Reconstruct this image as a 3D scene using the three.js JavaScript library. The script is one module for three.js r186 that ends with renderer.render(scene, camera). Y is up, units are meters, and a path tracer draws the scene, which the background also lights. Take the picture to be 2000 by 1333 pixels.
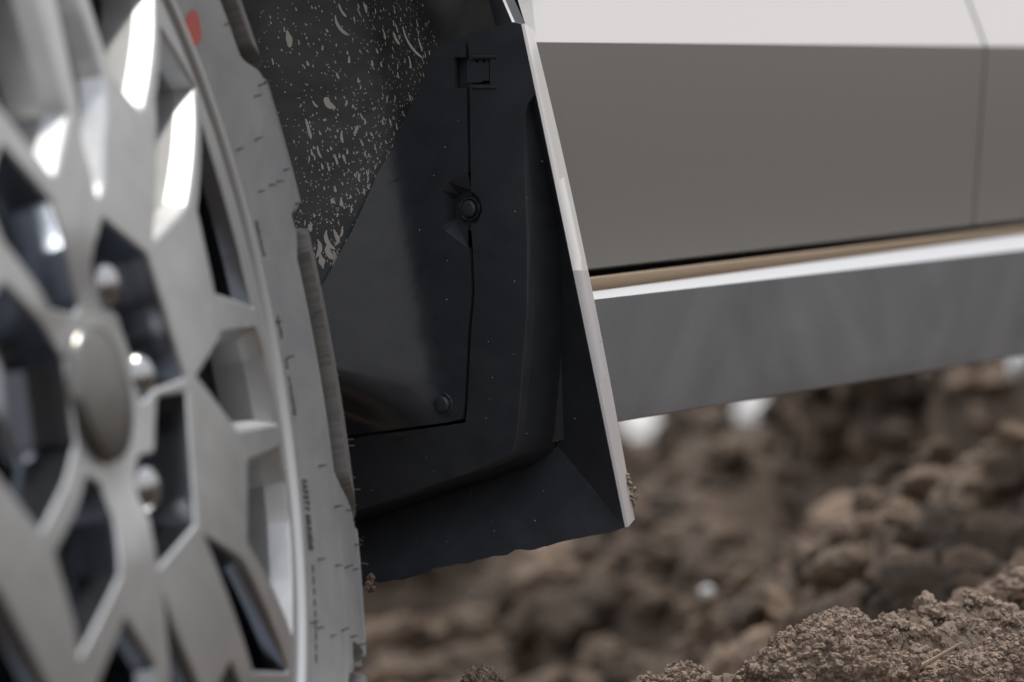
import * as THREE from 'three';
import { mergeGeometries, mergeVertices, toCreasedNormals } from 'three/addons/utils/BufferGeometryUtils.js';
import { TessellateModifier } from 'three/addons/modifiers/TessellateModifier.js';
import { ImprovedNoise } from 'three/addons/math/ImprovedNoise.js';
import { FontLoader } from 'three/addons/loaders/FontLoader.js';
import { TextGeometry } from 'three/addons/geometries/TextGeometry.js';

// ------------------------------------------------------------------ camera
// world: x runs towards the rear of the car, y up, z outboard; the wheel centre stands at (0, HUB, 0)
const HUB = 0.385;
const V = (x, y, z) => new THREE.Vector3(x, y, z);
const RAD = Math.PI / 180;
const clamp = (x, a = 0, b = 1) => Math.min(b, Math.max(a, x));
const sst = (a, b, x) => { const t = clamp((x - a) / (b - a)); return t * t * (3 - 2 * t); };
const scene = new THREE.Scene();
const F = 7000, PITCH = 1.686 * RAD, YAW = 0.5559, ROLL = 10.0 * RAD;
const camPos = V(-1.12205, HUB - 0.04943, 0.88758);
const fH = V(Math.cos(YAW), 0, -Math.sin(YAW)), cR = V(Math.sin(YAW), 0, Math.cos(YAW));
const cF = fH.clone().multiplyScalar(Math.cos(PITCH)).add(V(0, Math.sin(PITCH), 0));
const cU = new THREE.Vector3().crossVectors(cR, cF);
const camera = new THREE.PerspectiveCamera(2 * Math.atan(666.5 / F) / RAD, 1024 / 682, 0.05, 900);
{
  const X = cR.clone().multiplyScalar(Math.cos(ROLL)).addScaledVector(cU, -Math.sin(ROLL));
  const Y = cR.clone().multiplyScalar(Math.sin(ROLL)).addScaledVector(cU, Math.cos(ROLL));
  const m = new THREE.Matrix4().makeBasis(X, Y, cF.clone().negate());
  camera.position.copy(camPos);
  camera.quaternion.setFromRotationMatrix(m);
  camera.focus = 1.87;
  camera.userData.fStop = 5.4;
}
scene.add(camera);

// ------------------------------------------------------------------ sky, sun, exposure
const SUN = V(0.34, 0.90, 0.10).normalize();
{
  const W = 256, H = 128, d = new Float32Array(W * H * 4);
  for (let j = 0; j < H; j++) for (let i = 0; i < W; i++) {
    const el = ((j + 0.5) / H - 0.5) * Math.PI, az = ((i + 0.5) / W - 0.5) * 2 * Math.PI;
    const dir = V(Math.cos(el) * Math.cos(az), Math.sin(el), Math.cos(el) * Math.sin(az));
    const h = Math.max(0, dir.y), g = Math.pow(Math.max(0, dir.dot(SUN)), 6);
    const b = 0.73 + 0.10 * h + 0.15 * g, t = sst(0, 0.75, h);
    const k = (j * W + i) * 4;
    d[k] = b * (1.0 - 0.09 * t); d[k + 1] = b * (0.99 - 0.02 * t); d[k + 2] = b * (0.985 + 0.12 * t); d[k + 3] = 1;
  }
  const t = new THREE.DataTexture(d, W, H, THREE.RGBAFormat, THREE.FloatType);
  t.mapping = THREE.EquirectangularReflectionMapping;
  t.magFilter = t.minFilter = THREE.LinearFilter; t.needsUpdate = true;
  scene.background = t; scene.environment = t;
}
const sun = new THREE.DirectionalLight(new THREE.Color(1.0, 0.96, 0.9), 2.3);
sun.position.copy(SUN).multiplyScalar(12); sun.castShadow = true; sun.shadow.radius = 10;
sun.shadow.mapSize.set(2048, 2048);
Object.assign(sun.shadow.camera, { left: -5, right: 5, top: 5, bottom: -5, near: 1, far: 30 });
scene.add(sun, sun.target);
const renderer = new THREE.WebGLRenderer({ antialias: true });
renderer.setSize(1024, 682);
renderer.toneMapping = THREE.LinearToneMapping;
renderer.toneMappingExposure = 1.22;
renderer.shadowMap.enabled = true;

// ------------------------------------------------------------------ helpers
let seed = 7;
const rnd = () => { seed |= 0; seed = seed + 0x6D2B79F5 | 0; let t = Math.imul(seed ^ seed >>> 15, 1 | seed); t = t + Math.imul(t ^ t >>> 7, 61 | t) ^ t; return ((t ^ t >>> 14) >>> 0) / 4294967296; };
const rr = (a, b) => a + (b - a) * rnd();
const N3 = new ImprovedNoise();
const noise = (x, y, z) => N3.noise(x, y, z);
const fbm = (x, y, z, o = 4) => { let s = 0, a = 0.5; for (let i = 0; i < o; i++) { s += a * noise(x, y, z); x = x * 2.03 + 11.3; y = y * 2.03 + 4.7; z = z * 2.03 + 7.9; a *= 0.5; } return s; };
const hash = (i, j, k) => { let h = Math.imul(i, 374761393) ^ Math.imul(j, 668265263) ^ Math.imul(k, 2147483647 - 61); h = Math.imul(h ^ h >>> 13, 1274126177); return ((h ^ h >>> 16) >>> 0) / 4294967296; };
// a photo pixel (2000 x 1333) as a ray, met with the plane n.p = d
const ray = (px, py) => { const dx = px - 1000, dy = py - 666.5, c = Math.cos(ROLL), s = Math.sin(ROLL); const u = dx * c - dy * s, w = dx * s + dy * c; return cF.clone().addScaledVector(cR, u / F).addScaledVector(cU, -w / F); };
const onX = (px, py, x) => { const d = ray(px, py); return camPos.clone().addScaledVector(d, (x - camPos.x) / d.x); };
const onZ = (px, py, z) => { const d = ray(px, py); return camPos.clone().addScaledVector(d, (z - camPos.z) / d.z); };
const atDepth = (px, py, D) => camPos.clone().addScaledVector(ray(px, py), D);

const used = {};
const numbered = n => { used[n] = (used[n] ?? -1) + 1; return used[n] ? n + '_' + String(used[n]).padStart(3, '0') : n; };
const mesh = (name, geo, mat, parent) => { const m = new THREE.Mesh(geo, mat); m.name = name; m.castShadow = m.receiveShadow = true; parent.add(m); return m; };
const thing = (o, label, category, group) => { o.name = numbered(o.name); o.userData.label = label; o.userData.category = category; if (group) o.userData.group = group; return o; };
const fromTris = (pos, nor) => { const g = new THREE.BufferGeometry(); g.setAttribute('position', new THREE.Float32BufferAttribute(pos, 3)); if (nor) g.setAttribute('normal', new THREE.Float32BufferAttribute(nor, 3)); else g.computeVertexNormals(); return g; };
// uv in metres, by the axis a face looks along
const boxUV = g => {
  const q = g.index ? g.toNonIndexed() : g, p = q.attributes.position, uv = new Float32Array(p.count * 2), a = V(), b = V(), c = V();
  for (let i = 0; i < p.count; i += 3) {
    a.fromBufferAttribute(p, i); b.fromBufferAttribute(p, i + 1); c.fromBufferAttribute(p, i + 2);
    const n = b.clone().sub(a).cross(c.clone().sub(a)); const ax = Math.abs(n.x), ay = Math.abs(n.y), az = Math.abs(n.z);
    [a, b, c].forEach((v, k) => { const [s, t] = ax >= ay && ax >= az ? [v.z, v.y] : ay >= az ? [v.x, v.z] : [v.x, v.y]; uv[(i + k) * 2] = s; uv[(i + k) * 2 + 1] = t; });
  }
  q.setAttribute('uv', new THREE.BufferAttribute(uv, 2)); return q;
};
const merge = list => mergeGeometries(list.map(g => { const q = g.index ? g.toNonIndexed() : g; for (const k of Object.keys(q.attributes)) if (!['position', 'normal', 'uv'].includes(k)) q.deleteAttribute(k); return q; }).map((q, _, all) => { if (!all.every(a => a.attributes.uv)) q.deleteAttribute('uv'); return q; }));
// quads between two polylines of equal length
const loft = (A, B, flip = false) => { const p = []; for (let i = 0; i < A.length - 1; i++) { const q = flip ? [A[i], B[i], A[i + 1], A[i + 1], B[i], B[i + 1]] : [A[i], A[i + 1], B[i], A[i + 1], B[i + 1], B[i]]; for (const v of q) p.push(v.x, v.y, v.z); } return fromTris(p); };
const smooth = (g, ang = 35) => toCreasedNormals(g, ang * RAD);
const resample = (pts, n) => { const c = new THREE.CurvePath(); for (let i = 0; i < pts.length - 1; i++) c.add(new THREE.LineCurve3(pts[i], pts[i + 1])); return c.getSpacedPoints(n); };
const densify = (pts, step, closed = true) => { const o = []; const n = pts.length; for (let i = 0; i < (closed ? n : n - 1); i++) { const a = pts[i], b = pts[(i + 1) % n], k = Math.max(1, Math.ceil(a.distanceTo(b) / step)); for (let j = 0; j < k; j++) o.push(a.clone().lerp(b, j / k)); } if (!closed) o.push(pts[n - 1].clone()); return o; };
const roundCorners = (pts, r, seg = 4) => { const o = [], n = pts.length; for (let i = 0; i < n; i++) { const p = pts[i], a = pts[(i + n - 1) % n], b = pts[(i + 1) % n]; const la = p.distanceTo(a), lb = p.distanceTo(b), t = Math.min(r, la * 0.45, lb * 0.45); const s = p.clone().lerp(a, t / la), e = p.clone().lerp(b, t / lb); for (let k = 0; k <= seg; k++) { const f = k / seg; o.push(s.clone().multiplyScalar((1 - f) * (1 - f)).addScaledVector(p, 2 * f * (1 - f)).addScaledVector(e, f * f)); } } return o; };
// a plate of a given outline (in z,y) whose front follows x = fx(z, y); thickness goes to +x
const plate = (outline, fx, thick, edge = 0.006) => {
  const pts = densify(outline.map(p => new THREE.Vector2(p.x, p.y)), edge);
  const sh = new THREE.Shape(pts); let g = new THREE.ShapeGeometry(sh).toNonIndexed();
  g = new TessellateModifier(edge * 1.45, 7).modify(g);
  const p = g.attributes.position, F1 = [], B1 = [], e = 0.0006;
  const nrm = (z, y) => V(-1, (fx(z, y + e) - fx(z, y - e)) / (2 * e), (fx(z + e, y) - fx(z - e, y)) / (2 * e)).normalize();
  const nf = [], nb = [];
  for (let i = 0; i < p.count; i += 3) {
    const t = [0, 1, 2].map(k => [p.getX(i + k), p.getY(i + k)]);
    for (const [z, y] of t) { F1.push(fx(z, y), y, z); const n = nrm(z, y); nf.push(n.x, n.y, n.z); }
    for (const [z, y] of [t[0], t[2], t[1]]) { B1.push(fx(z, y) + thick, y, z); const n = nrm(z, y); nb.push(-n.x, -n.y, -n.z); }
  }
  const S = []; const cw = THREE.ShapeUtils.isClockWise(pts);
  const bev = Math.min(0.0012, thick * 0.4);
  for (let i = 0; i < pts.length; i++) {
    const a = pts[i], b = pts[(i + 1) % pts.length], A = [fx(a.x, a.y), a.y, a.x], B = [fx(b.x, b.y), b.y, b.x], A2 = [A[0] + thick, A[1], A[2]], B2 = [B[0] + thick, B[1], B[2]];
    S.push(...(cw ? [A, B, A2, B, B2, A2] : [A, A2, B, B, A2, B2]).flat());
  }
  return merge([fromTris(F1, nf), fromTris(B1, nb), smooth(fromTris(S), 40)]);
};
const cyl = (r0, r1, len, seg, at, dir) => { const g = new THREE.CylinderGeometry(r1, r0, len, seg); const q = new THREE.Quaternion().setFromUnitVectors(V(0, 1, 0), dir.clone().normalize()); g.applyQuaternion(q); g.translate(at.x + dir.x * len / 2, at.y + dir.y * len / 2, at.z + dir.z * len / 2); return g; };

// ------------------------------------------------------------------ materials
const noiseTex = (size, fn, rep, srgb) => { const d = new Uint8Array(size * size * 4); for (let j = 0; j < size; j++) for (let i = 0; i < size; i++) { const v = fn(i / size, j / size); const k = (j * size + i) * 4; const c = Array.isArray(v) ? v : [v, v, v]; for (let m = 0; m < 3; m++) d[k + m] = clamp(c[m]) * 255; d[k + 3] = 255; } const t = new THREE.DataTexture(d, size, size); t.wrapS = t.wrapT = THREE.RepeatWrapping; t.magFilter = THREE.LinearFilter; t.minFilter = THREE.LinearMipmapLinearFilter; t.generateMipmaps = true; t.repeat.set(rep, rep); if (srgb) t.colorSpace = THREE.SRGBColorSpace; t.needsUpdate = true; return t; };
// tileable fbm through a torus of noise
const tile = (u, v, f, o) => { const a = u * 2 * Math.PI, b = v * 2 * Math.PI; const x = Math.cos(a), y = Math.sin(a), z = Math.cos(b), w = Math.sin(b); return fbm(f * x + 3 * f * z * 0.31, f * y + f * w * 0.77, f * (z - w * 0.4) + 5, o); };
const grainBump = noiseTex(256, () => 0.5 + (rnd() - 0.5) * 0.9, 14);
const dustMap = (lo, hi, rep, f) => noiseTex(512, (u, v) => { const n = clamp(0.45 + 1.1 * tile(u, v, f, 5)); const s = 0.975 + 0.05 * rnd(); return lo.map((c, i) => (c + (hi[i] - c) * n) * s); }, rep, true);
const std = (r, g, b, rough, extra = {}) => { const m = new THREE.MeshStandardMaterial({ roughness: rough, side: THREE.DoubleSide, ...extra }); m.color.setRGB(r, g, b); return m; };
const phys = (r, g, b, rough, extra = {}) => { const m = new THREE.MeshPhysicalMaterial({ roughness: rough, side: THREE.DoubleSide, ...extra }); m.color.setRGB(r, g, b); return m; };
const M = {
  silver: phys(1, 1, 1, 0.44, { metalness: 0.88, map: dustMap([0.735, 0.735, 0.73], [0.81, 0.81, 0.805], 6, 1.5) }),
  pocket: phys(0.27, 0.283, 0.305, 0.2, { metalness: 1 }),  // shade inside the spoke openings, put into a darker metal colour
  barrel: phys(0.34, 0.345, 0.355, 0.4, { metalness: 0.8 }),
  iron: std(0.03, 0.03, 0.03, 0.6, { metalness: 0.3 }),
  chrome: std(0.45, 0.44, 0.43, 0.25, { metalness: 0.95 }),
  cap: phys(0.19, 0.182, 0.17, 0.28, { metalness: 0.85 }),
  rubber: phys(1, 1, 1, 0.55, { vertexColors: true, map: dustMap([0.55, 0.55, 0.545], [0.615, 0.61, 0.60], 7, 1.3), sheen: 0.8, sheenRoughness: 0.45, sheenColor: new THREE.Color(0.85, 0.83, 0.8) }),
  cleanRubber: std(0.085, 0.085, 0.085, 0.6),
  red: std(0.50, 0.11, 0.09, 0.7),
  plastic: std(1, 1, 1, 0.35, { map: dustMap([0.215, 0.224, 0.242], [0.262, 0.268, 0.282], 6, 1.7), bumpMap: grainBump, bumpScale: 0.00005 }),
  liner: std(1, 1, 1, 0.6, { map: dustMap([0.20, 0.204, 0.205], [0.31, 0.31, 0.305], 7, 1.6), bumpMap: grainBump, bumpScale: 0.00006 }),
  rivet: std(0.05, 0.054, 0.062, 0.3),
  white: phys(0.86, 0.82, 0.775, 0.35, { clearcoat: 0.4, clearcoatRoughness: 0.15 }),
  flare: phys(0.52, 0.49, 0.475, 0.4),
  grey: phys(1, 1, 1, 0.5, { map: dustMap([0.525, 0.505, 0.475], [0.575, 0.555, 0.525], 3, 1.4) }),
  tan: std(0.74, 0.54, 0.35, 0.5),  // reflected soil painted into the colour of the door's lower lip
  sill: std(1, 1, 1, 0.48, { map: dustMap([0.46, 0.462, 0.466], [0.56, 0.56, 0.56], 2.3, 1.2) }),
  sillSheen: phys(0.60, 0.605, 0.615, 0.4),  // sky reflection on the sill's top edge, put into a pale colour
  mud: std(0.52, 0.475, 0.425, 0.9),
  dirt: std(0.235, 0.174, 0.130, 0.95),
  loam: std(0.150, 0.108, 0.076, 0.95),
  straw: std(0.45, 0.37, 0.27, 0.8),
  stone: std(0.70, 0.69, 0.67, 0.7),
};

// ------------------------------------------------------------------ the car (one thing); everything in view but the soil belongs to it
const car = new THREE.Group(); car.name = 'car'; scene.add(car);
thing(car, 'white car with steered silver spoked wheel and black mudguard standing on dug soil', 'car');

// ---- wheel
const wheel = new THREE.Group(); wheel.name = 'wheel'; car.add(wheel);
wheel.position.set(0, HUB, 0); wheel.rotation.set(0.4831 * RAD, 16.3187 * RAD, 0, 'YXZ');
wheel.userData.label = 'silver multi-spoke wheel with dusty tyre';
const PHI = 89.61;
const pol = (r, th) => new THREE.Vector2(r * Math.sin((PHI + th) * RAD), r * Math.cos((PHI + th) * RAD));
const RIM = 0.28, ZR = -0.0289;
// a photo pixel met with the wheel's face plane, in the wheel's own x,y
const facePx = ([px, py]) => { wheel.updateMatrixWorld(true); const inv = wheel.matrixWorld.clone().invert(); const o = camPos.clone().applyMatrix4(inv), d = ray(px, py).transformDirection(inv); const t = -o.z / d.z; return new THREE.Vector2(o.x + d.x * t, o.y + d.y * t); };
const faceAt = ([px, py]) => { wheel.updateMatrixWorld(true); const inv = wheel.matrixWorld.clone().invert(); const o = camPos.clone().applyMatrix4(inv), d = ray(px, py).transformDirection(inv); let z = 0, p; for (let i = 0; i < 30; i++) { const t = (z - o.z) / d.z; p = new THREE.Vector2(o.x + d.x * t, o.y + d.y * t); z = faceZ(p.length()); } return p; };
const faceZ = r => r < 0.085 ? -0.0045 * sst(0.07, 0.03, r) : -0.715 * (r - 0.085) ** 2;
{
  const arc = (r, a, b, n = 6) => Array.from({ length: n + 1 }, (_, i) => pol(r, a + (b - a) * i / n));
  const RO = 0.2655;
  const holes = [];
  const rot = (k, list) => list.map(([r, th]) => pol(r, th + 72 * k));
  const addHole = (pts, kind) => holes.push({ pts, kind });
  const px = (list, kind) => addHole(list.map(faceAt).map(p => p.length() > RO ? p.setLength(RO) : p), kind);
  // openings between the spokes, outer ring, then the five round the hub
  px([[172, 0], [217, 150], [274, 222], [283, 212], [304, 8], [299, -40], [240, -120], [140, -90]], 'w');
  px([[312, 48], [383, 172], [383, 205], [366, 407], [301, 475], [298, 468], [303, 195]], 'w');
  px([[390, 216], [433, 355], [470, 490], [497, 606], [420, 578], [384, 411]], 'd');
  px([[381, 734], [433, 646], [499, 637], [515, 690], [530, 765], [542, 833], [465, 846]], 'w');
  px([[482, 897], [545, 869], [557, 940], [566, 1020], [571, 1120], [571, 1245], [482, 1060]], 'w');
  px([[394, 1039], [472, 1088], [481, 1102], [564, 1308], [560, 1319], [495, 1317]], 'd');
  px([[452, 1286], [474, 1340], [545, 1500], [470, 1540], [425, 1335]], 'd');
  px([[315, 1147], [346, 1232], [388, 1333], [420, 1470], [350, 1480], [333, 1333], [324, 1215]], 'd');
  px([[245, 1200], [306, 1300], [316, 1420], [250, 1540], [160, 1440], [190, 1335]], 'd');
  px([[110, -80], [107, 0], [149, 200], [161, 280], [190, 388], [195, 392], [203, 365], [209, 185], [204, 150], [155, 0], [130, -80]], 'w');
  px([[75, 0], [130, 205], [136, 225], [111, 343], [102, 347], [0, 214], [-60, 120], [-60, -60], [52, -80]], 'w');
  px([[0, 1150], [50, 1245], [100, 1345], [110, 1440], [30, 1480], [-70, 1330], [-80, 1100]], 'd');
  for (const o of [172, 190, 208, 226]) addHole([pol(0.15, o), pol(0.2, o - 5.5), ...arc(RO, o - 6, o + 6, 4), pol(0.2, o + 5.5)], 'w');
  px([[306, 770], [366, 762], [384, 1028], [309, 1116], [297, 1045], [290, 1010], [268, 970], [262, 925], [270, 888], [300, 880]], 'p');
  px([[199, 419], [289, 494], [364, 741], [303, 766], [279, 792], [258, 745], [252, 690], [228, 616], [206, 612], [182, 570], [177, 520], [183, 480]], 'p');
  px([[168, 925], [200, 945], [226, 1016], [236, 1128], [155, 1290], [146, 1225], [105, 1081]], 'p');
  px([[5, 545], [100, 657], [128, 700], [151, 868], [82, 1044], [-30, 900], [-40, 620]], 'p');
  px([[2, 275], [102, 392], [126, 480], [157, 598], [148, 618], [98, 606], [4, 470], [-30, 380]], 'p');
  const lugs = [[303, 731], [312, 947], [], [], [234, 551]].map((p, k) => p.length ? facePx(p) : pol(0.0446, 72 * k));
  const area2 = p => THREE.ShapeUtils.area(p);
  const inset = (pts, d) => { // convex outline moved inwards by d
    const n = pts.length, o = [];
    for (let i = 0; i < n; i++) {
      const a = pts[(i + n - 1) % n], b = pts[i], c = pts[(i + 1) % n];
      const d1 = b.clone().sub(a).normalize(), d2 = c.clone().sub(b).normalize();
      const n1 = new THREE.Vector2(-d1.y, d1.x), n2 = new THREE.Vector2(-d2.y, d2.x), den = 1 + n1.dot(n2);
      o.push(b.clone().addScaledVector(n1.add(n2), d / Math.max(den, 0.25)));
    }
    return o;
  };
  const outer = Array.from({ length: 240 }, (_, i) => { const t = i / 120 * Math.PI; return new THREE.Vector2(0.2705 * Math.cos(t), 0.2705 * Math.sin(t)); });
  const shape = new THREE.Shape(outer), W = [], deepW = [];
  for (const h of holes) {
    let p = h.pts; if (area2(p) < 0) p = p.slice().reverse();
    if (h.kind !== 'l') p = roundCorners(p, 0.0012, 2);
    p = densify(p, 0.006);
    shape.holes.push(new THREE.Path(p));
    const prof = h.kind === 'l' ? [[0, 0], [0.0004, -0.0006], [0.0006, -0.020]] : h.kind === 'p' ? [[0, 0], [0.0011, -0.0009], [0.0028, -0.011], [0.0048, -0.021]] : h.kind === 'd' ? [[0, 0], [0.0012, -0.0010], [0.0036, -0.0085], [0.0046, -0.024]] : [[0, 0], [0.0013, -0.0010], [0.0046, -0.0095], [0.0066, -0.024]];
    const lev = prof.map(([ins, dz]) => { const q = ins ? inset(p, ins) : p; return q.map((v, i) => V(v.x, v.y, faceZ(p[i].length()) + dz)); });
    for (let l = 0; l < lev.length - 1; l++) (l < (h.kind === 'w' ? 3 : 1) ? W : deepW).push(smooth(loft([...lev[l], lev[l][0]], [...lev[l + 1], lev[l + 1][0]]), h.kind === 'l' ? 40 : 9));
  }
  let g = new TessellateModifier(0.0088, 8).modify(new THREE.ShapeGeometry(shape).toNonIndexed());
  const p = g.attributes.position, nn = [];
  for (let i = 0; i < p.count; i++) {
    const x = p.getX(i), y = p.getY(i), r = Math.hypot(x, y); p.setZ(i, faceZ(r));
    const s = (faceZ(r + 0.001) - faceZ(r - 0.001)) / 0.002, n = V(-s * x / (r || 1), -s * y / (r || 1), 1).normalize(); nn.push(n.x, n.y, n.z);
  }
  g.setAttribute('normal', new THREE.Float32BufferAttribute(nn, 3)); g.deleteAttribute('uv');
  mesh('spoke_face', boxUV(merge([g, ...W])), M.silver, wheel);
  mesh('spoke_pockets', merge(deepW), M.pocket, wheel).userData.label = 'inner sides of the spokes with shade in their dark colour';
  const lathe = (pts, seg = 180) => { const q = new THREE.LatheGeometry(pts.map(([r, z]) => new THREE.Vector2(r, z)), seg); q.rotateX(Math.PI / 2); return q; };
  // rim lip and flange, then the barrel behind the spokes
  const zo = faceZ(0.2705);
  mesh('rim', lathe([[0.2655, zo - 0.024], [0.2705, zo], [0.2722, zo + 0.0022], [0.2745, zo + 0.0032], [0.278, zo + 0.0024], [0.2805, zo - 0.001], [0.281, zo - 0.006], [0.272, zo - 0.012]], 220), M.silver, wheel);
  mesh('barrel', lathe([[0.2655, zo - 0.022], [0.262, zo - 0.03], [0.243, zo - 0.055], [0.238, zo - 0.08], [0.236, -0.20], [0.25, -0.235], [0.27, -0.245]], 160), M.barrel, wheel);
  mesh('hub', lathe([[0.0005, -0.021], [0.052, -0.021], [0.058, -0.024], [0.06, -0.055], [0.0005, -0.056]], 60), M.pocket, wheel);
  mesh('brake_disc', lathe([[0.05, -0.075], [0.165, -0.075], [0.166, -0.077], [0.166, -0.1], [0.05, -0.1]], 90), M.iron, wheel);
  { // caliper ahead of the axle
    const q = new THREE.BoxGeometry(0.07, 0.17, 0.09, 3, 6, 3); const pp = q.attributes.position;
    for (let i = 0; i < pp.count; i++) { const y = pp.getY(i); pp.setX(i, pp.getX(i) - 0.13 - 0.02 * Math.cos(y * 14)); pp.setZ(i, pp.getZ(i) - 0.088); }
    q.computeVertexNormals(); mesh('brake_caliper', q, M.iron, wheel);
  }
  // centre cap and lug nuts
  mesh('center_cap', lathe([[0.0005, 0.0008], [0.015, 0.0006], [0.024, 0.0001], [0.0270, -0.0006], [0.0280, -0.0040]], 90), M.cap, wheel);
  for (const [k, c] of lugs.entries()) {
    const L = lathe([[0.0004, 0.0020], [0.0035, 0.0017], [0.0070, 0.0003], [0.0093, -0.0028], [0.0101, -0.0065], [0.0103, -0.0190]], 28);
    L.translate(c.x, c.y, k === 2 || k === 3 ? -0.019 : -0.003); mesh('lug_nut', L, M.chrome, wheel);
  }
}
// ---- tyre: a turned section with grooves between the shoulder blocks
const tyreProfile = [[0.274, -0.048], [0.2795, -0.041], [0.2815, -0.0345], [0.2845, -0.0322], [0.2905, -0.0308], [0.2917, -0.0328], [0.2928, -0.0334], [0.2940, -0.0314], [0.296, -0.0302], [0.303, -0.0287], [0.312, -0.0268], [0.322, -0.0250], [0.332, -0.0239], [0.340, -0.0235], [0.350, -0.0237], [0.358, -0.0247], [0.364, -0.0264], [0.3685, -0.0292], [0.3725, -0.0345], [0.3755, -0.0420], [0.3785, -0.0540], [0.3825, -0.0800], [0.3840, -0.13], [0.3835, -0.19], [0.380, -0.222], [0.372, -0.243], [0.35, -0.262], [0.32, -0.27], [0.29, -0.258], [0.274, -0.24]];
const tyreAt = (() => { // smooth lookup r -> z on the outer sidewall
  return r => { for (let i = 0; i < 20; i++) { const [a, za] = tyreProfile[i], [b, zb] = tyreProfile[i + 1]; if (r <= b) return za + (zb - za) * clamp((r - a) / (b - a)); } return tyreProfile[20][1]; };
})();
{
  const curve = new THREE.SplineCurve(tyreProfile.map(([r, z]) => new THREE.Vector2(r, z)));
  const prof = []; const N = 1400; let last = null;
  for (let i = 0; i <= N; i++) { // dense where the blocks are, coarse elsewhere
    const q = curve.getPoint(i / N); const fine = q.y > -0.075 && q.x > 0.338 ? 0.0009 : q.y > -0.06 ? 0.0016 : 0.008;
    if (!last || q.distanceTo(last) >= fine || i === N) { prof.push(q); last = q; }
  }
  const ths = []; for (let t = -180; t < 180;) { ths.push(t); t += t >= -46 && t < 46 ? 0.16 : 2; }
  const colr = []; const nP = prof.length, nT = ths.length, pos = new Float32Array(nP * nT * 3), uv = new Float32Array(nP * nT * 2), idx = [];
  const nrm = prof.map((q, i) => { const a = prof[Math.max(0, i - 1)], b = prof[Math.min(nP - 1, i + 1)]; const t = b.clone().sub(a).normalize(); return new THREE.Vector2(-t.y, t.x).multiplyScalar(-1); });
  const pk = prof.findIndex(q => q.x > 0.33), sgn = nrm[pk].y < 0 ? -1 : 1;
  const win = (x, a, b, e) => sst(a - e, a + e, x) * (1 - sst(b - e, b + e, x));
  for (let j = 0; j < nT; j++) {
    const th = ths[j], m = ((th + 12) % 36 + 36) % 36; // 0..24 long block, 24..36 short block
    for (let i = 0; i < nP; i++) {
      const q = prof[i], r = q.x; let d = 0;
      if (q.y > -0.1 && r > 0.3) {
        // side channel of the long block, bending out over its last degrees
        const bend = sst(20.0, 24.2, m) * 0.024 + sst(2.4, 0, m) * 0.006;
        const c0 = 0.3378 + bend, c1 = 0.3500 + bend * 0.75;
        const inLong = win(m, 0.3, 24.0, 0.22);
        d -= 0.0140 * sst(c0 - 0.003, c0 + 0.0012, r) * (1 - sst(c1 - 0.0007, c1 + 0.0007, r)) * inLong;
        d += 0.0014 * inLong * sst(c1 - 0.0005, c1 + 0.001, r) * (1 - sst(0.366, 0.369, r));
        // short block: stepped edge lines near the shoulder
        const inShort = win(m, 24.3, 35.7, 0.2);
        d -= 0.0040 * inShort * win(r, 0.3618, 0.3640, 0.0004);
        d += 0.0012 * inShort * win(r, 0.3645, 0.3668, 0.0004);
        d -= 0.0018 * inShort * win(r, 0.3674, 0.3682, 0.0003);
        d += 0.0014 * inShort * win(r, 0.3688, 0.372, 0.0004);
        // gaps between blocks
        const gap = Math.max(win(m, 35.2, 36.6, 0.15), win(m, -0.8, 0.6, 0.15), win(m, 23.6, 24.5, 0.15));
        d -= 0.009 * gap * sst(0.3660, 0.3690, r);
        d -= 0.0060 * Math.max(win(m, 34.6, 36.4, 0.15), win(m, -1.4, 0.4, 0.15)) * win(r, 0.3420, 0.3690, 0.001);
        // fine circumferential line
        d -= 0.0005 * win(r, 0.3300, 0.3308, 0.0004) + 0.0007 * win(r, 0.3125, 0.3135, 0.0004) - 0.0006 * win(r, 0.2965, 0.2985, 0.0005);
      }
      if (q.y <= -0.05 && q.y > -0.22) { const z = q.y + 0.12; d -= 0.009 * Math.max(win(z, 0.036, 0.044, 0.002), win(z, -0.004, 0.006, 0.002), win(z, -0.05, -0.042, 0.002)); }
      { // darker browner side channels and edge grooves, brown dirt on the outer strip
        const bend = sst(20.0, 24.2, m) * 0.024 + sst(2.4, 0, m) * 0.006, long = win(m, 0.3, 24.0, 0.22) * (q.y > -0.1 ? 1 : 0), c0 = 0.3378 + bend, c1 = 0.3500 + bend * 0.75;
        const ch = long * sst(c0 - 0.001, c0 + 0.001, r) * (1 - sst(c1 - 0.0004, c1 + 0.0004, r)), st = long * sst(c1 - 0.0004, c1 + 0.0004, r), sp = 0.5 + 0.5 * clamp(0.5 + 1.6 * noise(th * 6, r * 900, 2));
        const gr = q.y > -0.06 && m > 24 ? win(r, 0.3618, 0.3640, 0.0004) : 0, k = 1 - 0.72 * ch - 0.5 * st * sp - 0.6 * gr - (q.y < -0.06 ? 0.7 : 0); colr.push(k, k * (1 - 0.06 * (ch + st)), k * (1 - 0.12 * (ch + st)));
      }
      const R = q.x + nrm[i].x * sgn * d, Z = q.y + nrm[i].y * sgn * d, a = (PHI + th) * RAD, k = j * nP + i;
      pos[k * 3] = R * Math.sin(a); pos[k * 3 + 1] = R * Math.cos(a); pos[k * 3 + 2] = Z;
      uv[k * 2] = th * RAD * 0.33; uv[k * 2 + 1] = i * 0.0012;
      const j2 = (j + 1) % nT;
      if (i < nP - 1) idx.push(k, j2 * nP + i, k + 1, k + 1, j2 * nP + i, j2 * nP + i + 1);
    }
  }
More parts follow.
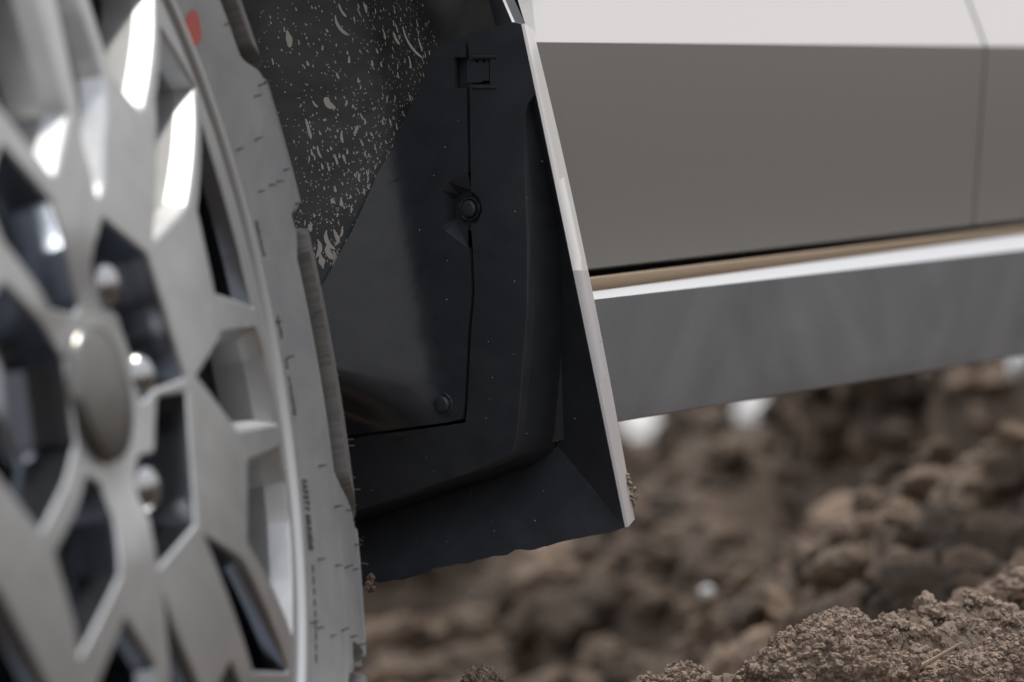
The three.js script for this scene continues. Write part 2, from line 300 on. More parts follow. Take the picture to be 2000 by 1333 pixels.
  const g = new THREE.BufferGeometry(); g.setAttribute('position', new THREE.BufferAttribute(pos, 3)); g.setAttribute('uv', new THREE.BufferAttribute(uv, 2)); g.setAttribute('color', new THREE.Float32BufferAttribute(colr, 3)); g.setIndex(idx); g.computeVertexNormals();
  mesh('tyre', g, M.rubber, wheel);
  // a frame on the sidewall: t along the turn, u outwards over the rubber, n off the rubber
  const frame = (r, th, lift = 0) => {
    const a = (PHI + th) * RAD, s = (tyreAt(r + 0.002) - tyreAt(r - 0.002)) / 0.004, k = Math.hypot(1, s);
    const rad = V(Math.sin(a), Math.cos(a), 0), t = V(Math.cos(a), -Math.sin(a), 0);
    const u = rad.clone().multiplyScalar(1 / k).add(V(0, 0, s / k)), n = new THREE.Vector3().crossVectors(t, u); if (n.z < 0) n.negate();
    const o = rad.multiplyScalar(r).add(V(0, 0, tyreAt(r))).addScaledVector(n, lift);
    return { o, t, u, n, m: new THREE.Matrix4().makeBasis(t, u, n).setPosition(o) };
  };
  // raised lettering
  const font = await new FontLoader().loadAsync('fonts/droid/droid_sans_bold.typeface.json');
  const word = [], str = 'SAFETY WARNING', t0 = 9.3, t1 = 15.9;
  const adv = [...str].map(c => c === ' ' ? 0.55 : c === 'I' ? 0.5 : c === 'W' ? 1.25 : 1), tot = adv.reduce((a, b) => a + b, 0); let acc = 0;
  [...str].forEach((c, i) => { if (c !== ' ') { const q = new TextGeometry(c, { font, size: 0.0042, depth: 0.0007, curveSegments: 3, bevelEnabled: false }); q.scale(0.62, 1, 1); q.applyMatrix4(frame(0.3008, t0 + (t1 - t0) * acc / tot, -0.0001).m); word.push(q); } acc += adv[i]; });
  const lt = mesh('lettering', merge(word), M.cleanRubber, wheel); lt.userData.label = 'raised words SAFETY WARNING on the tyre sidewall';
  const bars = [];
  const dash = (r, th, w, h) => { const q = new THREE.BoxGeometry(w, h, 0.0007); q.applyMatrix4(frame(r, th, 0.0001).m); bars.push(q); };
  for (const [a, b, st, h] of [[-14.6, -11.4, 0.26, 0.0026], [-5.7, -3.7, 0.28, 0.0022], [-1.6, -0.9, 0.3, 0.0024], [0.0, 3.4, 0.3, 0.0026]]) for (let t = a; t < b; t += st) dash(0.3022 + rr(-0.0004, 0.0004), t, rr(0.0006, 0.0013), h * rr(0.5, 1));
  for (let t = 17.6; t < 27; t += 1.05) dash(0.3036, t, rr(0.0028, 0.0046), 0.0011);
  mesh('raised_marks', merge(bars), M.cleanRubber, wheel).userData.kind = 'stuff';
  // vent hairs left from moulding
  const hair = [];
  const addHair = (r, th, len, dirx, thick = 0.00055) => { const f = frame(r, th, -0.0008), d = f.n.clone().addScaledVector(f.t, rr(-0.2, 0.2)).addScaledVector(V(Math.sin((PHI + th) * RAD), Math.cos((PHI + th) * RAD), 0), dirx).normalize(); hair.push(cyl(thick, thick * 0.55, len, 5, f.o, d)); };
  for (const [th, rs] of [[-31, [0.33]], [-21.2, [0.303, 0.322]], [-16.8, [0.312, 0.323, 0.333, 0.345]], [-12.6, [0.358]], [-10, [0.2925, 0.341]], [-5, [0.343, 0.300]], [-1.8, [0.303]], [7.8, [0.2935, 0.318]], [11.2, [0.331, 0.345]], [13.8, [0.3545]], [16.4, [0.289, 0.309, 0.325, 0.336, 0.348]], [22.2, [0.328, 0.338, 0.349]], [23, [0.3, 0.306, 0.317]], [-24.2, [0.335, 0.345, 0.356]], [-14.2, [0.35]]]) for (const r of rs) addHair(r, th + rr(-0.25, 0.25), rr(0.0038, 0.0055), 0.1);
  for (const th of [-4.6, -4.2, -0.6, 0.2, 3.1, 3.5, 5.2, 5.7, 7.6, 8.1, 9.1, 10.3, 11.6, 12.1, 13.0, 14.9, 16.6]) for (let z = 0; z < 1; z++) { const a = (PHI + th) * RAD, R = 0.3665, d = V(Math.sin(a), Math.cos(a), rr(0.05, 0.5)).normalize(); hair.push(cyl(0.0005, 0.00035, rr(0.006, 0.011), 5, V(R * Math.sin(a), R * Math.cos(a), -0.0285 + rr(-0.003, 0.001)), d)); }
  mesh('vent_hairs', merge(hair), M.cleanRubber, wheel).userData.kind = 'stuff';
  // red paint dot by the bead
  const dp = [], nr = 5, na = 20, at = (i, k) => { const q = i / nr, a = k / na * 2 * Math.PI, w = 1 + 0.12 * Math.sin(3 * a + 1); const r = 0.3005 + 0.0088 * q * w * Math.sin(a), th = -33.9 + 1.5 * q * w * Math.cos(a); return frame(r, th, 0.0004).o; };
  for (let i = 0; i < nr; i++) for (let k = 0; k < na; k++) { const A = at(i, k), B = at(i + 1, k), C = at(i + 1, k + 1), D = at(i, k + 1); for (const v of [A, B, C, A, C, D]) dp.push(v.x, v.y, v.z); }
  mesh('paint_mark', mergeVertices(fromTris(dp)), M.red, wheel).userData.label = 'red paint dot on the tyre bead';
}

// ---- mudguard behind the wheel: two black panels, a channel, an outer lip
const XM = 0.45, XB = 0.482;
const guard = new THREE.Group(); guard.name = 'mudguard'; car.add(guard);
guard.userData.label = 'black plastic mudguard behind the wheel';
const Q = (list, x = XM) => list.map(([a, b]) => onX(a, b, x));
const zy = list => list.map(p => new THREE.Vector2(p.z, p.y));
const Y0 = y => y + HUB;
// the inner part of the wheel well stands forward of the outer part, by a soft step
const stepX = (z, y) => {
  const low = sst(Y0(-0.035), Y0(0.005), y + (z + 0.17) * 0.5);
  return -0.048 * sst(-0.136, -0.196, z) * low;
};
const lean = y => { const d = Math.max(0, y - Y0(0.10)); return -(0.475 - Math.sqrt(Math.max(0.01, 0.475 * 0.475 - d * d))); };
const panelX = (z, y) => XM + stepX(z, y);
const onSurf = (px, py, fx) => { let p = onX(px, py, XM); for (let i = 0; i < 40; i++) p = onX(px, py, 0.5 * p.x + 0.5 * fx(p.z, p.y)); return p; };
const edgeA = onSurf(640, 538, panelX), edgeB = onSurf(846, 106, panelX);
const edgeAt = y => { const a = edgeA, b = edgeB; return THREE.MathUtils.lerp(a.z, b.z, clamp((y - a.y) / (b.y - a.y))) - 0.002; };
const tuck = (z, y) => 0.024 * sst(0.008, 0.02, z - edgeAt(y)) * (1 - sst(Y0(0.148), Y0(0.16), y));
const linerX = (z, y) => tuck(z, y) + XM + 0.005 + stepX(z, y) + lean(y) - 0.006 * Math.exp(-(((z + 0.098) / 0.012) ** 2 + ((y - Y0(0.185)) / 0.014) ** 2)) + 0.0015 * noise(z * 30, y * 30, 3) * sst(-0.12, -0.16, z);
{
  const QS = list => list.map(([a, b]) => onSurf(a, b, panelX));
  // inner panel, with a notch for the clip and one for the rivet pocket along its seam
  const inner = QS([[909, 70], [885, 76], [862, 86], [846, 106], [829, 150], [790, 230], [737, 338], [686, 453], [640, 538], [600, 610], [560, 690], [560, 872], [690, 850], [870, 826], [903, 819], [907, 790], [914, 650], [921, 570], [918, 500], [915, 486], [871, 453], [866, 440], [864, 372], [876, 355], [914, 336], [912, 250], [911, 172], [888, 172], [887, 112], [909, 112]]);
  mesh('inner_panel', boxUV(plate(zy(inner), panelX, 0.003, 0.0055)), M.plastic, guard);
  // outer panel
  const outer = QS([[914, 68], [960, 54], [1002, 43], [1018, 47], [1030, 105], [1046, 184], [1032, 200], [1024, 225], [1025, 350], [1029, 470], [1029, 600], [1018, 740], [1009, 845], [1003, 880], [972, 901], [905, 926], [800, 961], [700, 994], [600, 1030], [430, 1088], [430, 898], [690, 856], [870, 832], [909, 826], [913, 790], [920, 650], [927, 570], [924, 500], [920, 442], [934, 434], [942, 410], [936, 386], [920, 373], [918, 250], [917, 165], [957, 165], [957, 116], [916, 116]]);
  const ridge = Q([[1046, 184], [1032, 200], [1024, 225], [1024, 285], [1025, 350], [1027, 410], [1029, 500], [1029, 600], [1018, 740], [1009, 845], [1003, 880], [972, 901], [905, 926], [800, 961], [700, 994], [600, 1030], [430, 1088]]);
  // the panel's rounded shoulder, then its side going back into the channel
  const mid = ridge.map(p => p.clone());
  const cen = onX(850, 600, XM);
  const rim1 = ridge.map((p, i) => { const a = ridge[Math.max(0, i - 1)], b = ridge[Math.min(ridge.length - 1, i + 1)], t = b.clone().sub(a).normalize(), n = V(0, t.z, -t.y); if (n.dot(p.clone().sub(cen)) < 0) n.negate(); return n; });
  const deep = [0.02, 0.1, 0.24, 0.42, 0.6, 0.85];
  const lv = [[0, 0], [0.0009, 0.0004], [0.0018, 0.0016], [0.0026, 0.004], [0.0060, XB - XM], [0.0085, 0.052]].map(([o, dx]) => ridge.map((p, i) => { if (i < 7) { o = Math.min(o, 0.006); dx = Math.min(dx, XB - XM); } return p.clone().addScaledVector(rim1[i], o * (deep[i] ?? 1)).add(V(dx * (deep[i] ?? 1), 0, 0)); }));
  const side = []; for (let i = 0; i < lv.length - 1; i++) side.push(loft(lv[i], lv[i + 1]));
  mesh('outer_panel', boxUV(merge([plate(zy(outer), panelX, 0.003, 0.0055), smooth(merge(side), 50)])), M.plastic, guard);
  // rivet pocket: floor and sloping walls set back from the panel
  const o = Q([[914, 336], [876, 355], [864, 372], [866, 440], [871, 453], [915, 486]]), f = [[921, 372, 4], [896, 381, 8], [890, 390, 10], [890, 427, 10], [892, 430, 10], [914, 450, 4]].map(([a, b, c]) => onX(a, b, XM + c / 1000));
  const fl = []; const fc = onX(922, 410, XM + 0.006); for (let i = 0; i < 5; i++) for (const v of [f[i], f[i + 1], fc]) fl.push(v.x, v.y, v.z);
  const extra = Q([[921, 372], [945, 372], [950, 410], [945, 450], [914, 450]], XM + 0.006); for (let i = 0; i < 4; i++) for (const v of [extra[i], extra[i + 1], fc]) fl.push(v.x, v.y, v.z);
  mesh('rivet_pocket', boxUV(merge([loft(o, f), fromTris(fl)])), M.plastic, guard);
  // clip: recess floor, toothed tab and two ribs
  const plateAt = (list, x, t) => boxUV(plate(zy(Q(list, x)), () => x, t, 0.004));
  mesh('clip_recess', plateAt([[882, 108], [962, 108], [962, 176], [882, 176]], XM + 0.0068, 0.002), M.plastic, guard);
  const tab = plateAt([[912, 118], [926, 117], [933, 124], [935, 117], [940, 117], [946, 125], [948, 117], [952, 117], [955, 121], [955, 158], [945, 157], [938, 161], [918, 162], [912, 160]], XM + 0.0012, 0.005);
  mesh('clip_tab', tab, M.rivet, guard);
  for (const yy of [111, 171]) { const a = onX(924, yy, XM), b = onX(971, yy, XM); mesh('rib', cyl(0.0009, 0.0009, a.distanceTo(b), 8, a, b.clone().sub(a).normalize()), M.plastic, guard); }
  // push rivets
  const rivet = (px, py, x, proud) => {
    const c = onX(px, py, x), L = (pts, s) => { const q = new THREE.LatheGeometry(pts.map(p => new THREE.Vector2(...p)), s); q.rotateZ(Math.PI / 2); q.translate(c.x, c.y, c.z); return q; };
    const parts = [L([[0.0001, 0.0022], [0.003, 0.0021], [0.0042, 0.0016], [0.0045, 0.0004], [0.0045, -0.004]], 30), L([[0.0046, -0.004], [0.0050, -0.0004], [0.0053, 0.0001], [0.0061, -0.0002], [0.0064, -0.0012], [0.0064, -0.004]], 36)];
    for (let k = 0; k < 4; k++) { const a = k * Math.PI / 2 + 0.4; const q = new THREE.TorusGeometry(0.0058, 0.00055, 6, 8, 0.8); q.rotateZ(a); q.rotateY(-Math.PI / 2); q.translate(c.x - 0.0003, c.y, c.z); parts.push(q); }
    mesh('push_rivet', merge(parts), M.rivet, guard);
  };
  rivet(917, 408, XM + 0.0042); rivet(864, 790, XM - 0.0002);

  // outer lip: front edge, back crease, and the two walls between them
  const two = (a, b, c, x) => Array.from({ length: 41 }, (_, i) => { const t = i / 40, u = (2 * t - 1) * (t - 1), v = 4 * t * (1 - t), w = t * (2 * t - 1); return onX(a[0] * u + b[0] * v + c[0] * w, a[1] * u + b[1] * v + c[1] * w, x); });
  const feD = two([1018, 47], [1119, 529], [1221, 1031], XM);
  const BC = resample([...Q([[1008, 50]], XM + 0.004), ...Q([[1034, 190]], XM + 0.006), ...Q([[1058, 300]], XM + 0.02), ...Q([[1083, 410], [1087, 640], [1090, 872]], XB)], 40);
  const wall = smooth(loft(feD, BC), 25);
  const BE = [[1220, 1031], [1190, 1041], [1150, 1048], [1100, 1058], [1066, 1068], [1040, 1076], [1010, 1074], [985, 1085], [940, 1092], [915, 1101], [905, 1102], [860, 1108], [830, 1118], [800, 1130], [770, 1134], [720, 1142], [640, 1160], [430, 1206]];
  const beP = resample(Q(BE), 90).map((p, i) => i > 14 ? p.add(V(0, 0.0012 * noise(i * 0.55, 3, 1) + 0.0008 * noise(i * 1.9, 8, 2), 0)) : p);
  const bcP = resample(Q([[1090, 872], [1000, 905], [800, 965], [430, 1092]], XB), 90);
  const lipIn = beP.map((p, i) => p.clone().add(V(0.004, 0.0055, i < 4 ? -0.0012 * (4 - i) : 0)));
  const under = beP.map(p => p.clone().add(V(0.024, 0.001, -0.0105)));
  const back = bcP.map(p => p.clone().add(V(0.006, 0, 0)));
  mesh('lower_lip', boxUV(smooth(merge([loft(beP, lipIn), loft(lipIn, bcP), loft(beP, under), loft(under, back)]), 30)), M.plastic, guard);
  const sideBack = lv[lv.length - 1].map(p => p.clone().add(V(0.0006, 0, 0)));
  const chT = loft(resample(sideBack.slice(0, 5), 30), resample(BC.slice(8, 26), 30));
  mesh('channel', boxUV(merge([wall, smooth(chT, 40)])), M.plastic, guard);
  mesh('back_plate', plateAt([[960, 430], [1098, 430], [1122, 905], [1000, 962], [700, 1056], [700, 930], [950, 860]], XB + 0.012, 0.002), M.plastic, guard);
  // painted outer face of the lip: white above, warm grey below the joint
  const FR = two([1041, 57], [1149, 529], [1240, 1015], XM + 0.026);
  const edge = feD.map((p, i) => p.clone().add(V(0.0012, 0, 0.0011)));
  const cut = 20;
  const strip = (a, b) => { const A = feD.slice(a, b), E2 = edge.slice(a, b), R = FR.slice(a, b), R2 = R.map(p => p.clone().add(V(0.003, 0, -0.003))), R3 = R.map(p => p.clone().add(V(0.004, 0, -0.010))); return smooth(merge([loft(A, E2), loft(E2, R), loft(R, R2), loft(R2, R3)]), 60); };
  const tp = [feD[0], FR[0], FR[0].clone().add(V(0.004, 0, -0.010)), feD[0].clone().add(V(0.01, -0.001, -0.010))];
  const cap = fromTris([tp[0], tp[1], tp[2], tp[0], tp[2], tp[3]].flatMap(v => v.toArray()));
  mesh('painted_edge', merge([strip(0, cut + 1), cap]), M.white, guard).userData.label = 'white painted edge of the mudguard';
  const bt = [feD[40], FR[40], FR[40].clone().add(V(0.004, 0, -0.010))];
  mesh('bare_edge', merge([strip(cut, 41), fromTris(bt.flatMap(v => v.toArray()))]), M.flare, guard).userData.label = 'warm grey lower edge of the mudguard';
}
// ---- wheel-arch liner with dried mud on it
{
  const z0 = -0.40, z1 = -0.066, y0 = Y0(-0.05), y1 = Y0(0.47), nz = 130, ny = 190, pos = [], uv = [], idx = [];
  for (let j = 0; j <= ny; j++) for (let i = 0; i <= nz; i++) { const z = z0 + (z1 - z0) * i / nz, y = y0 + (y1 - y0) * j / ny; pos.push(linerX(z, y), y, z); uv.push(z, y); if (i < nz && j < ny) { const k = j * (nz + 1) + i; idx.push(k, k + 1, k + nz + 1, k + 1, k + nz + 2, k + nz + 1); } }
  const g = new THREE.BufferGeometry(); g.setAttribute('position', new THREE.Float32BufferAttribute(pos, 3)); g.setAttribute('uv', new THREE.Float32BufferAttribute(uv, 2)); g.setIndex(idx); g.computeVertexNormals();
  mesh('arch_liner', g, M.liner, car).userData.label = 'dark grey wheel-arch liner spattered with dried mud';
  // spatter: small raised tears of mud, denser towards the panel edge
  const S = [];
  const blob = (z, y, len, wid, ang, curl, h) => {
    const n = 9, top = [], L = [], R = [];
    for (let i = 0; i <= n; i++) {
      const t = i / n, w = wid * (0.25 + 1.1 * Math.pow(t, 0.8)) * Math.sqrt(Math.max(0, 1 - Math.pow(t, 3.2))) * (1 + 0.5 * noise(z * 900 + t * 3, y * 900, 1)) + 0.00005;
      const a = ang + curl * (t - 0.5), cz = z + Math.sin(a) * len * t, cy = y - Math.cos(a) * len * t, pz = Math.cos(a) * w, pyy = Math.sin(a) * w;
      const P = (zz, yy, hh) => V(linerX(zz, yy) - 0.0002 - hh, yy, zz);
      top.push(P(cz, cy, h)); L.push(P(cz - pz, cy - pyy, 0)); R.push(P(cz + pz, cy + pyy, 0));
    }
    S.push(loft(L, top), loft(top, R));
  };
  let made = 0, guardN = 0;
  while (made < 1300 && guardN++ < 14000) {
    const px = rr(505, 900), py = rr(-30, 520), p = onSurf(px, py, linerX);
    const e = edgeAt(p.y); if (p.z > e + (py < 100 ? 0.006 : 0)) continue;
    const dens = 0.22 + 0.78 * Math.exp(-(((e - p.z) / 0.034) ** 2)); if (rnd() > dens * (py > 400 ? 0.75 : 1)) continue;
    const big = rnd(), len = big > 0.99 ? rr(0.004, 0.007) : big > 0.9 ? rr(0.0018, 0.0038) : 0.0004 + 0.0016 * rnd() * rnd(), wid = len * rr(0.05, 0.11) + 0.00009 + 0.00007 * rnd();
    blob(p.z, p.y, len, Math.min(wid, 0.0005), rr(-0.22, 0.18), rr(-0.3, 0.3), Math.min(0.0007, wid * 0.6)); made++;
  }
  // runs gathered at the foot of the liner and the two long ones
  for (const [px, py, l, w] of [[638, 450, 0.011, 0.0010], [620, 468, 0.010, 0.0008], [652, 448, 0.007, 0.0006], [641, 478, 0.009, 0.0013], [658, 458, 0.006, 0.0006], [624, 495, 0.007, 0.0011], [650, 490, 0.008, 0.0008], [668, 445, 0.005, 0.0005], [787, 52, 0.020, 0.0009], [770, 64, 0.007, 0.0008], [655, 30, 0.012, 0.0008], [638, 190, 0.007, 0.0016], [597, 232, 0.011, 0.0006], [560, 60, 0.009, 0.0012], [662, 10, 0.007, 0.0006]]) { const p = onSurf(px, py, linerX); blob(p.z, p.y, l, w, rr(-0.15, 0.15), rr(-0.6, 0.6), 0.0006); }
  const sp = mesh('mud_spatter', smooth(merge(S), 60), M.mud, car); sp.userData.kind = 'stuff'; sp.userData.label = 'pale dried mud spatter on the liner';
  // specks on the black panels
  const D = []; const sp1 = new THREE.IcosahedronGeometry(1, 0);
  for (let i = 0; i < 46; i++) { const px = rr(700, 1180), py = rr(150, 1080), p = onX(px, py, px > 1035 || py > 980 - (px - 700) * 0.3 ? XM + 0.006 : XM); if (px > 700 + 0.9 * (py) + 500) continue; if (px < 860 && py < 460 - (px - 690) * 1.1) continue; const q = sp1.clone(); const r = rr(0.00014, 0.00034) * (rnd() > 0.92 ? 1.6 : 1); q.scale(r * 0.5, r * rr(0.8, 1.8), r); q.rotateX(rr(-1, 1)); q.translate(p.x - 0.0001, p.y, p.z); D.push(q); }
  mesh('mud_specks', merge(D), M.mud, car).userData.kind = 'stuff';
}
// ---- fender edge above the mudguard, the wheel arch and the fender skin
{
  const xa = XM + 0.010;
  const faceO = Q([[898, -6], [911, 33], [921, 55], [921, 64], [960, 57], [1002, 50], [998, 38], [979, -6]], xa);
  mesh('flare_inner', boxUV(plate(zy(faceO), () => xa, 0.012, 0.006)), M.plastic, car);
  const A = Q([[979, -6], [998, 38], [1004, 52]], xa), B = Q([[995, -6], [1015, 41], [1026, 64]], xa + 0.02);
  // the flare runs on up and forward round the arch
  const a0 = A[0], b0 = B[0], arcA = [], arcB = [], arcI = [], n = 28;
  const ang0 = Math.atan2(a0.y - HUB, a0.x), r0 = Math.hypot(a0.x, a0.y - HUB);
  for (let i = n; i >= 1; i--) { const t = ang0 + (Math.PI * 0.98 - ang0) * i / n, r = r0 + 0.01 * Math.sin(i / n * Math.PI); arcA.push(V(r * Math.cos(t), HUB + r * Math.sin(t), a0.z)); arcB.push(V((r + 0.021) * Math.cos(t), HUB + (r + 0.021) * Math.sin(t), b0.z)); }
  const A2 = [...arcA, ...A], B2 = [...arcB, ...B], E2 = A2.map((p, i) => p.clone().lerp(B2[i], 0.06).add(V(0, 0, 0.001))), I2 = A2.map((p, i) => V(p.x * 0.97, HUB + (p.y - HUB) * 0.97, p.z - 0.08)), R3 = B2.map(p => p.clone().add(V(0.003, 0, -0.025)));
  mesh('wheel_arch_flare', smooth(merge([loft(A2, E2), loft(E2, B2), loft(B2, R3)]), 50), M.white, car);
  mesh('arch_return', smooth(loft(A2.slice(0, n - 1), I2.slice(0, n - 1)), 50), M.plastic, car);
  // inner arch shell over the wheel
  const sh = []; const zs = [-0.066, -0.40]; const P = zs.map(z => Array.from({ length: 30 }, (_, i) => { const t = 1.15 + (Math.PI - 1.15) * i / 29; return V(0.475 * Math.cos(t), HUB + 0.12 + 0.475 * Math.sin(t), z); }));
  mesh('arch_shell', smooth(loft(P[0], P[1]), 60), M.liner, car);
  const inner = new THREE.PlaneGeometry(0.94, 0.62); inner.translate(0, HUB + 0.22, -0.40); mesh('inner_arch_wall', inner, M.liner, car);
  const fs = new THREE.Shape(); fs.moveTo(-0.9, HUB - 0.05); fs.lineTo(-0.9, 1.05); fs.lineTo(0.52, 1.05); fs.lineTo(0.52, HUB + 0.19);
  for (let i = 0; i <= 24; i++) { const t = 0.42 + (Math.PI * 0.98 - 0.42) * i / 24; fs.lineTo(0.498 * Math.cos(t), HUB + 0.498 * Math.sin(t)); }
  const fg = new THREE.ExtrudeGeometry(fs, { depth: 0.012, bevelEnabled: false }); fg.translate(0, 0, -0.088); mesh('fender', fg, M.white, car);
}
// ---- body side and sill behind the mudguard, each edge a straight line along the car
{
  const ZB = -0.078;
  const edge = (l, r, z) => { const a = onZ(...l, z), b = onZ(...r, z); const d = b.clone().sub(a), at = x => { const t = (x - a.x) / d.x; return V(x, a.y + d.y * t, z); }; return at; };
  const crease = edge([1050, 88], [2000, 95], ZB), greyB = edge([1150, 525], [2000, 429], ZB - 0.028);
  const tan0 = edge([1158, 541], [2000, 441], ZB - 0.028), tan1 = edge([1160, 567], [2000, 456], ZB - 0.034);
  const w0 = edge([1161, 569], [2000, 457], ZB - 0.014), w1 = edge([1165, 585], [2000, 488], ZB + 0.004);
  const sB = edge([1210, 822], [1960, 700], ZB - 0.010);
  const gapA = onZ(1926, 92, ZB).x, X0 = 0.503, X1 = 2.3, G = 0.0016;
  const gapLine = onZ(1900, 430, ZB - 0.028).x;
  const shift = (f, dy, dz) => x => f(x).add(V(0, dy, dz));
  const band = (rows, x0, x1, n = 8) => { const L = []; for (let i = 0; i < rows.length - 1; i++) { const A = [], B = []; for (let k = 0; k <= n; k++) { const u = k / n; const xa = x => x; const f0 = typeof x0 === 'function' ? x0(i) : x0, f1 = typeof x0 === 'function' ? x0(i + 1) : x0, g0 = typeof x1 === 'function' ? x1(i) : x1, g1 = typeof x1 === 'function' ? x1(i + 1) : x1; A.push(rows[i](f0 + (g0 - f0) * u)); B.push(rows[i + 1](f1 + (g1 - f1) * u)); } L.push(loft(A, B)); } return merge(L); };
  const up = shift(crease, 0.36, -0.05), cr1 = shift(crease, 0.0016, -0.0002), cr2 = shift(crease, -0.0014, -0.0004);
  const inTop = shift(crease, 0.36, -0.09), inBot = shift(greyB, 0.0005, -0.012), rowsW = [up, cr1], rowsG = [cr1, cr2, greyB, shift(greyB, -0.0008, -0.0025), inBot];
  // the skin left and right of the shut line, split along it
  const gx = i => i === 0 ? gapA + 0.02 : gapA;
  const gg = [gapA, gapA, gapLine, gapLine, gapLine];
  const endL = (rows, xs) => loft(rows.map((f, i) => f(xs[i])), rows.map((f, i) => f(xs[i]).add(V(0.0008, 0, -0.02))));
  for (const [name, a, b] of [['fender_lower', null, -G], ['door', G, null]]) {
    const grp = new THREE.Group(); grp.name = name; car.add(grp);
    const f0 = i => a === null ? X0 : gg[i] + a, f1 = i => b === null ? X1 : gg[i] + b;
    const w = merge([smooth(band(rowsW, a === null ? X0 : i => (i ? gapA : gapA - 0.045) + a, b === null ? X1 : i => (i ? gapA : gapA - 0.045) + b), 30)]);
    mesh('upper_skin', w, M.white, grp).userData.label = 'white upper skin';
    const e = a === null ? endL(rowsG, gg.map(v => v + b)) : endL(rowsG, gg.map(v => v + a));
    mesh('lower_skin', merge([smooth(band(rowsG, f0, f1), 50), e]), M.grey, grp).userData.label = 'grey lower skin tucked under';
  }
  const hollow = band([shift(greyB, 0.0005, -0.012), shift(greyB, 0.0, -0.05), shift(tan0, 0.0, -0.05), tan0], X0, X1, 4);
  mesh('gap_seal', hollow, M.plastic, car);
  mesh('tinted_lip', smooth(band([tan0, shift(tan0, -0.001, 0.0012), tan1, shift(tan1, -0.0004, -0.006)], X0, X1, 8), 50), M.tan, car).userData.label = 'lip under the door edge with reflected soil in its tan colour';
  const backing = band([up, crease, greyB].map(f => shift(f, 0, -0.022)), X0, X1, 4); mesh('door_backing', backing, M.plastic, car);
  const sillG = new THREE.Group(); sillG.name = 'sill'; car.add(sillG);
  const wm = x => w0(x).lerp(w1(x), 0.5).add(V(0, 0.0012, 0.0016));
  mesh('sill_top', smooth(band([shift(w0, 0, -0.03), w0, wm, w1], X0, X1, 10), 40), M.sillSheen, sillG).userData.label = 'rounded top edge of the sill with sky sheen in its colour';
  mesh('sill_side', boxUV(smooth(band([w1, x => sB(x).add(V(0, 0.012, 0.0035)), x => sB(x).add(V(0, 0.004, 0.0015)), sB, x => sB(x).add(V(0, -0.0005, -0.006)), x => sB(x).add(V(0, 0.004, -0.10)), x => sB(x).add(V(0, 0.06, -0.13))], X0, X1, 30), 30)), M.sill, sillG).userData.label = 'dusty dark grey sill';
}

// ------------------------------------------------------------------ soil
const cellBumps = (x, z, s, k, sharp) => { // rounded lumps with tight creases between them
  const X = x / s, Z = z / s, i0 = Math.floor(X), j0 = Math.floor(Z); let best = 0;
  for (let i = i0 - 1; i <= i0 + 1; i++) for (let j = j0 - 1; j <= j0 + 1; j++) {
    const a = hash(i, j, k), b = hash(i, j, k + 1), c = hash(i, j, k + 2), e = hash(i, j, k + 3);
    const dx = X - i - 0.15 - 0.7 * a, dz = Z - j - 0.15 - 0.7 * b, an = e * 3.14, u = dx * Math.cos(an) + dz * Math.sin(an), v = -dx * Math.sin(an) + dz * Math.cos(an);
    const R = 0.42 + 0.42 * c, d = Math.hypot(u / 1.15, v / 0.85) / R; if (d < 1) best = Math.max(best, R * Math.pow(1 - d * d, sharp));
  }
  return best;
};
const mounds = [];
const mound = (px, py, D, r, drop = 0) => { const p = atDepth(px, py, D); mounds.push([p.x, p.z, p.y - drop, r]); };
// the heap just behind the plane of focus, and spoil heaps beyond the car
mound(1650, 1360, 1.92, 0.10); mound(1850, 1345, 1.95, 0.10); mound(1400, 1400, 1.9, 0.10); mound(1990, 1205, 2.12, 0.09); mound(1905, 1235, 2.08, 0.08); mound(2060, 1110, 2.3, 0.12); mound(2010, 1140, 2.55, 0.16); mound(1910, 1130, 2.7, 0.15); mound(2080, 1020, 2.75, 0.18); mound(1770, 1225, 2.55, 0.13); mound(2170, 980, 3.0, 0.28);
